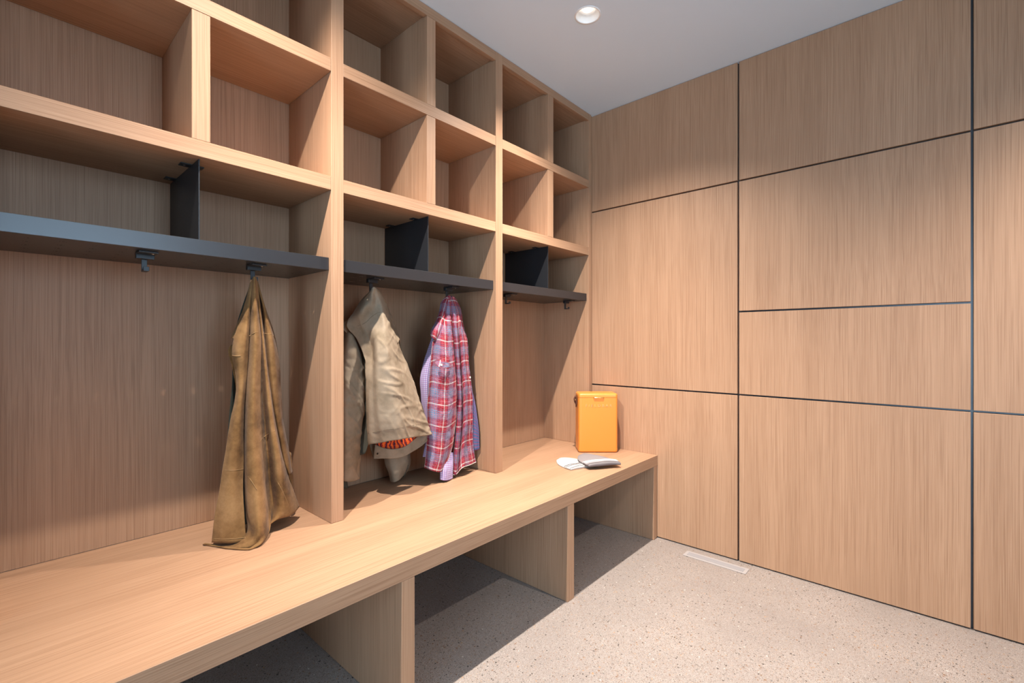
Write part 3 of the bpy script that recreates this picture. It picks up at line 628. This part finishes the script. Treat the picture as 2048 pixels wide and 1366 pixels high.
# ---- blue gingham shirt, under the plaid one
X0 = -1.712
gs = thing('gingham_shirt', 'blue and pink gingham shirt mostly hidden behind the red plaid shirt', 'shirt', tuple(at(897, 600, X0)))
sheet('left_sleeve', [[(868, 665, -.02), (850, 716, -.02), (841, 755, -.02), (842, 790, -.02), (845, 824, -.02), (851, 880, -.02), (846, 914, -.02)], [(876, 668, .0), (860, 716, .01), (853, 755, .012), (853, 790, .012), (855, 824, .012), (858, 880, .01), (857, 914, .01)], [(884, 672, .0), (872, 716, .01), (866, 755, .012), (866, 790, .012), (868, 824, .012), (870, 880, .01), (868, 916, .01)]], X0, M['gingham'], gs, 26, 70, amp=.004, seed=1.5)
sheet('tail', [[(880, 905, .0), (880, 918, .0), (880, 940, .01), (880, 959, .012)], [(888, 905, .0), (888, 918, .01), (888, 940, .024), (888, 961, .026)], [(896, 905, .0), (897, 918, .006), (898, 940, .020), (897, 960, .022)], [(906, 905, -.01), (906, 918, .0), (906, 940, .010), (905, 957, .012)]], -1.652, M['gingham'], gs, 30, 50, amp=.003, seed=2.5)
sheet('body', [[(891, 600, -.02), (872, 690, -.03), (862, 800, -.03), (860, 900, -.03)], [(897, 598, .0), (900, 690, -.01), (900, 800, -.01), (900, 920, -.01)], [(906, 602, -.01), (920, 690, -.01), (926, 800, -.01), (930, 890, -.01)]], X0-.032, M['gingham'], gs, 30, 50, amp=.004)

# ---- red plaid shirt
X0 = -1.656
ps = thing('plaid_shirt', 'red and grey blue plaid flannel shirt hanging from the second hook of the middle bay', 'shirt', tuple(at(897, 590, X0)))
sheet('collar', [[(888, 597, -.01), (882, 607, -.02), (879, 624, -.02), (872, 643, -.02), (862, 662, -.02), (862, 674, -.02)], [(895, 592, .01), (890, 604, .01), (884, 624, .012), (878, 643, .014), (870, 664, .016), (867, 677, .012)], [(897, 592, .02), (895, 606, .025), (890, 626, .03), (886, 645, .03), (880, 668, .02), (874, 684, .0)]], X0, M['plaid'], ps, 24, 50, amp=.004, seed=2.2, fine=.0022)
sheet('front_panel', [
    [(889, 596, -.01), (881, 625, -.02), (871, 660, -.02), (864, 690, -.02), (862, 720, -.02), (860, 760, -.02), (856, 814, -.02), (855, 860, -.02), (853, 900, -.02), (849, 935, -.02)],
    [(895, 592, .0), (887, 625, .01), (878, 660, .01), (872, 690, .01), (870, 720, .014), (867, 760, .016), (864, 814, .018), (863, 860, .018), (862, 900, .016), (858, 939, .014)],
    [(896, 591, .01), (891, 625, .02), (885, 660, .03), (882, 690, .034), (881, 720, .036), (879, 760, .036), (878, 814, .036), (876, 860, .034), (875, 900, .032), (870, 943, .028)],
    [(897, 591, .012), (896, 625, .026), (893, 660, .034), (893, 690, .038), (894, 720, .04), (894, 760, .04), (894, 814, .038), (892, 860, .036), (889, 900, .032), (881, 943, .028)],
    [(898, 591, .012), (900, 625, .026), (902, 660, .026), (904, 690, .026), (906, 720, .026), (908, 760, .026), (908, 814, .024), (905, 850, .022), (900, 894, .020), (891, 932, .02)],
    [(899, 591, .01), (903, 625, .016), (907, 660, .006), (910, 690, .002), (912, 720, .0), (914, 760, .0), (914, 814, .0), (910, 850, .002), (904, 894, .004), (894, 925, .008)]], X0, M['plaid'], ps, 90, 120, amp=.005, seed=3.3, fine=.0026)
sheet('front_placket', [
    [(898, 591, .01), (902, 625, .018), (905, 660, .012), (908, 700, .006), (911, 740, .0), (913, 790, -.002), (912, 840, .0), (909, 890, .0), (907, 920, .0), (905, 948, .0)],
    [(900, 591, .014), (907, 625, .032), (911, 660, .034), (914, 700, .03), (917, 740, .024), (919, 790, .02), (918, 840, .02), (915, 890, .022), (912, 920, .022), (910, 950, .022)],
    [(902, 592, .012), (911, 625, .028), (916, 660, .020), (919, 700, .010), (922, 740, .004), (924, 790, .0), (924, 840, -.002), (920, 890, -.002), (917, 920, .0), (914, 947, .0)],
    [(903, 592, .010), (914, 625, .026), (920, 660, .026), (924, 700, .024), (927, 740, .022), (929, 790, .020), (929, 840, .020), (927, 890, .020), (925, 918, .022), (925, 935, .024)],
    [(907, 593, .006), (918, 625, .012), (924, 660, .010), (930, 700, .006), (934, 740, .004), (937, 790, .002), (938, 840, .0), (937, 890, .0), (938, 915, .008), (939, 930, .012)],
    [(911, 597, -.01), (921, 620, -.010), (928, 656, -.010), (936, 690, -.010), (938, 735, -.010), (944, 785, -.012), (945, 830, -.010), (946, 880, -.008), (949, 908, -.006), (952, 924, -.006)]], X0, M['plaid'], ps, 90, 120, amp=.005, seed=6.1, fine=.0026)
sheet('right_sleeve', [[(934, 740, -.030), (936, 800, -.028), (938, 850, -.026), (940, 901, -.024)], [(939, 752, -.018), (945, 800, -.016), (950, 850, -.012), (952, 901, -.010)], [(943, 775, -.020), (950, 806, -.014), (956.5, 850, .002), (959.5, 898, .004)]], X0, M['navy'], ps, 20, 40, amp=.003, label='navy checked sleeve at the right edge')
sheet('back', [[(892, 596, -.02), (872, 680, -.028), (866, 780, -.028), (864, 920, -.028)], [(899, 592, -.02), (900, 680, -.06), (900, 780, -.065), (900, 925, -.06)], [(908, 597, -.02), (926, 670, -.030), (935, 790, -.03), (938, 905, -.03)]], X0, M['plaid'], ps, 40, 50, amp=.004, seed=7)
pf = sheet('pocket_flap', [[(869, 721, .030), (869, 724, .030)], [(877, 719, .044), (875, 731, .046)], [(883, 720, .052), (881, 737, .056)], [(891, 723, .052), (891, 736, .056)], [(899, 726, .046), (899, 735, .048)], [(905, 729, .032), (905, 732, .032)]], X0+.020, M['plaid'], ps, 30, 12, seed=9.4, amp=.001, th=.004)
p = at(883, 730, X0+.079); obj('button', tube(bmesh.new(), [(p.x-.001, p.y, p.z), (p.x+.001, p.y, p.z), (p.x+.0018, p.y, p.z)], [.0050, .0050, .0038], 16), M['button'], pf)
seam('flap_edge', [(869, 723), (875, 731), (881, 736), (886, 737), (892, 736), (899, 735), (905, 731), (905, 729), (899, 726), (891, 723), (883, 720), (877, 719), (870, 721)], ['plaid_shirt/pocket_flap'], M['plaid_seam'], pf, 0.0009, 60)
p = at(940, 755, X0-.004); obj('button', tube(bmesh.new(), [(p.x-.002, p.y, p.z), (p.x+.001, p.y, p.z), (p.x+.0018, p.y, p.z)], [.0050, .0050, .0038], 16), M['button'], ps)
seam('pocket', [(871, 722), (869, 752), (873, 764), (886, 768), (898, 762), (904, 730)], ['plaid_shirt/front_panel', 'plaid_shirt/front_placket'], M['plaid_seam'], ps, 0.0006, 40)
seam('hem_edge', [(914, 814), (910, 850), (904, 894), (894, 925)], ['plaid_shirt/front_panel', 'plaid_shirt/front_placket'], M['hem'], ps, 0.0014, 30)
seam('hem_edge', [(905, 948), (910, 950), (914, 947), (925, 935), (939, 930), (952, 924)], ['plaid_shirt/front_panel', 'plaid_shirt/front_placket'], M['hem'], ps, 0.0014, 40)

# ------------------------------------------------------------------ orange cooler box
A_, B_ = Vector((-1.494, 2.239, 0)), Vector((-1.326, 2.390, 0))
wv = (B_-A_); CW = wv.length; ux = wv.normalized(); uy = Vector((-ux.y, ux.x, 0))        # uy = depth direction, away from the camera
CD, CH = 0.135, 0.338
cz = ZB + 0.001
cool = thing('cooler_box', 'orange portable cooler box with rounded corners standing at the bench end', 'cooler', tuple(A_.lerp(B_, .5) + uy*CD/2 + Vector((0, 0, cz))))
def L(x, y, z): return A_ + ux*x + uy*y + Vector((0, 0, cz+z))
def rbox(bm, x0, x1, y0, y1, z0, z1, rv, rh_top=0.0, rh_bot=0.0, n=6):
    """box with rounded vertical corners (rv) and rolled top / bottom edges, in the cooler's own frame"""
    prof = []
    if rh_bot: prof += [(rh_bot*(1-math.sin(t)), z0 + rh_bot*(1-math.cos(t))) for t in [math.pi/2*i/n for i in range(n+1)]]
    else: prof.append((0, z0))
    if rh_top: prof += [(rh_top*(1-math.cos(t)), z1 - rh_top*(1-math.sin(t))) for t in [math.pi/2*i/n for i in range(n+1)]]
    else: prof.append((0, z1))
    rings = []
    for ins, z in prof:
        r = max(rv-ins, 0.002); ring = []
        for cx, cy, a0 in ((x1-ins-r, y1-ins-r, 0), (x0+ins+r, y1-ins-r, 90), (x0+ins+r, y0+ins+r, 180), (x1-ins-r, y0+ins+r, 270)):
            for k in range(n+1):
                a = R(a0+90*k/n); ring.append(bm.verts.new(L(cx+r*math.cos(a), cy+r*math.sin(a), z)))
        rings.append(ring)
    m = len(rings[0])
    for r0, r1 in zip(rings, rings[1:]):
        for k in range(m): bm.faces.new((r0[k], r0[(k+1) % m], r1[(k+1) % m], r1[k]))
    bm.faces.new(rings[0][::-1]); bm.faces.new(rings[-1])
    return bm
def shade(o):
    for f in o.data.polygons: f.use_smooth = True
    try:
        md = o.modifiers.new('edges', 'EDGE_SPLIT'); md.split_angle = R(40)
    except Exception: pass
    return o
ZS = 0.314
shade(obj('body', rbox(bmesh.new(), 0, CW, 0, CD, 0, ZS, 0.016, 0, 0.010), M['orange'], cool))
obj('gasket', rbox(bmesh.new(), .0016, CW-.0016, .0016, CD-.0016, ZS+.0001, ZS+.0018, 0.015), M['orange_dk'], cool)
shade(obj('lid', rbox(bmesh.new(), 0, CW, 0, CD, ZS+.0019, CH, 0.016, 0.012, 0), M['orange'], cool))
bm = bmesh.new(); tube(bm, [L(CW*.38, -.002, ZS+.001), L(CW*.40, -.006, ZS+.001), L(CW*.62, -.006, ZS+.001), L(CW*.64, -.002, ZS+.001)], .0026, 8); obj('latch_bar', bm, M['brass'], cool, True)
# leather strap end and brass stud on the left side
bm = bmesh.new()
vs = [bm.verts.new(L(-.006, CD*.45+y, z)) for y, z in ((-.016, .312), (.016, .312), (.016, .270), (0, .252), (-.016, .270))]; bm.faces.new(vs)
st = obj('strap', bm, M['leather'], cool); solid(st, .005, 0)
bm = tube(bmesh.new(), crv([L(-.004, CD*.45, .268), L(-.014, CD*.45, .285), L(-.016, CD*.45, .303), L(-.006, CD*.45, .318)], 10), .004, 8); obj('handle', bm, M['leather'], cool, True)
bm = tube(bmesh.new(), [L(-.0095, CD*.45-.010, .296), L(-.0135, CD*.45-.010, .296)], .005, 12); obj('stud', bm, M['brass'], st, True)
# raised lettering
cu = bpy.data.curves.new('lettering', 'FONT'); cu.body = 'FIELDBAR'; cu.size = 0.0215; cu.extrude = 0.0007; cu.align_x = 'CENTER'; cu.align_y = 'CENTER'; cu.space_character = 1.75
to = bpy.data.objects.new('lettering_curve', cu); C.objects.link(to)
bpy.context.view_layer.update()
me = bpy.data.meshes.new_from_object(to.evaluated_get(bpy.context.evaluated_depsgraph_get())); bpy.data.objects.remove(to); bpy.data.curves.remove(cu)
xs = [v.co.x for v in me.vertices]; k = (CW*.665)/(max(xs)-min(xs)); mid = (max(xs)+min(xs))/2
org = world_of(cool)
for v in me.vertices: v.co = L(CW*.515 + (v.co.x-mid)*k, -.0009 - v.co.z, .268 + v.co.y) - org
lt = bpy.data.objects.new('lettering', me); C.objects.link(lt); lt.parent = cool; me.materials.clear(); me.materials.append(M['logo']); lt['label'] = 'raised gold letters'

# ------------------------------------------------------------------ knitted hats on the bench
def beanie(label, mat, brim_mat, cx, cy, ax, width, length, z0, hgt, nb, seed, parts):
    """flat folded knitted hat: (cx, cy) brim centre, ax = direction from brim to crown"""
    ax = Vector((ax[0], ax[1], 0)).normalized(); bx = Vector((-ax.y, ax.x, 0))
    t = thing('knit_hat', label, 'hat', (cx, cy, z0), 'knitted hats on the bench')
    def half(s): return 0.5*width*(1.0 + 0.10*math.sin(math.pi*min(s*1.3, 1.0)))*math.sqrt(max(0.0, 1-(max(s-.25, 0)/.75)**2.3))
    def top(u, s):
        k = max(0.0, 1-abs(u)**3.0); return z0 + hgt*(0.35+0.65*k)*(1-0.45*s**3) + 0.0018*noise.noise(Vector((u*2+seed, s*3, seed)))
    nu, nv = 28, 36
    def surf(bm, s0, s1, lift, grow):
        uvl = bm.loops.layers.uv.new('UVMap'); T, Bt = [], []
        for j in range(nv+1):
            s = s0 + (s1-s0)*j/nv; hw = half(s)*grow; rt, rb = [], []
            for i in range(nu+1):
                u = -1 + 2*i/nu; p = Vector((cx, cy, 0)) + ax*(s*length + 0.006*noise.noise(Vector((u*1.5, seed, 2)))) + bx*(u*hw)
                rt.append(bm.verts.new((p.x, p.y, top(u, s)+lift))); rb.append(bm.verts.new((p.x, p.y, z0+0.0006)))
            T.append(rt); Bt.append(rb)
        def q(a, b, c_, d_, uv):
            try: f = bm.faces.new((a, b, c_, d_))
            except ValueError: return
            for l, w_ in zip(f.loops, uv): l[uvl].uv = w_
        for j in range(nv):
            for i in range(nu):
                uvq = [((i+a)/nu*width, (j+b)/nv*(s1-s0)*length) for a, b in ((0, 0), (1, 0), (1, 1), (0, 1))]
                q(T[j][i], T[j][i+1], T[j+1][i+1], T[j+1][i], uvq); q(Bt[j][i], Bt[j+1][i], Bt[j+1][i+1], Bt[j][i+1], uvq)
        for j in range(nv):
            q(T[j][0], T[j+1][0], Bt[j+1][0], Bt[j][0], [(0, 0)]*4); q(T[j][nu], Bt[j][nu], Bt[j+1][nu], T[j+1][nu], [(0, 0)]*4)
        for i in range(nu):
            q(T[0][i], Bt[0][i], Bt[0][i+1], T[0][i+1], [(i/nu*width, 0)]*4); q(T[nv][i], T[nv][i+1], Bt[nv][i+1], Bt[nv][i], [(i/nu*width, 0)]*4)
        return bm
    obj('crown', surf(bmesh.new(), 0.20, 0.999, 0, 1.0), mat, t, True)
    obj('folded_cuff', surf(bmesh.new(), 0.0, 0.215, 0.004, 1.03), brim_mat, t, True)
    for s, m_, r_ in parts:
        pts = []
        for i in range(40):
            u = -1 + 2*i/39; p = Vector((cx, cy, 0)) + ax*(s*length + 0.006*noise.noise(Vector((u*1.5, seed, 2)))) + bx*(u*half(s)*1.03); pts.append((p.x, p.y, top(u, s)+0.004 + (0.001 if i % 2 else 0)))
        obj('knit_stripe', tube(bmesh.new(), pts, r_, 6), m_, t, True)
    return t
beanie('cream white knitted hat lying on the bench under the grey one', M['wool_w'], M['wool_w'], -1.288, 1.985, (-.93, .36), .165, .215, ZB+.0006, .011, 30, 3.0, [(.225, M['yarn'], .0020), (.16, M['yarn'], .0018), (.02, M['yarn'], .0018)])
beanie('grey knitted hat lying on top of the cream one beside the cooler', M['wool_g'], M['wool_g'], -1.203, 2.038, (-.845, .535), .168, .245, ZB+.0165, .013, 30, 5.0, [(.24, M['wool_l'], .0026), (.19, M['wool_l'], .0022), (.14, M['wool_l'], .0020), (.045, M['yarn'], .0022)])
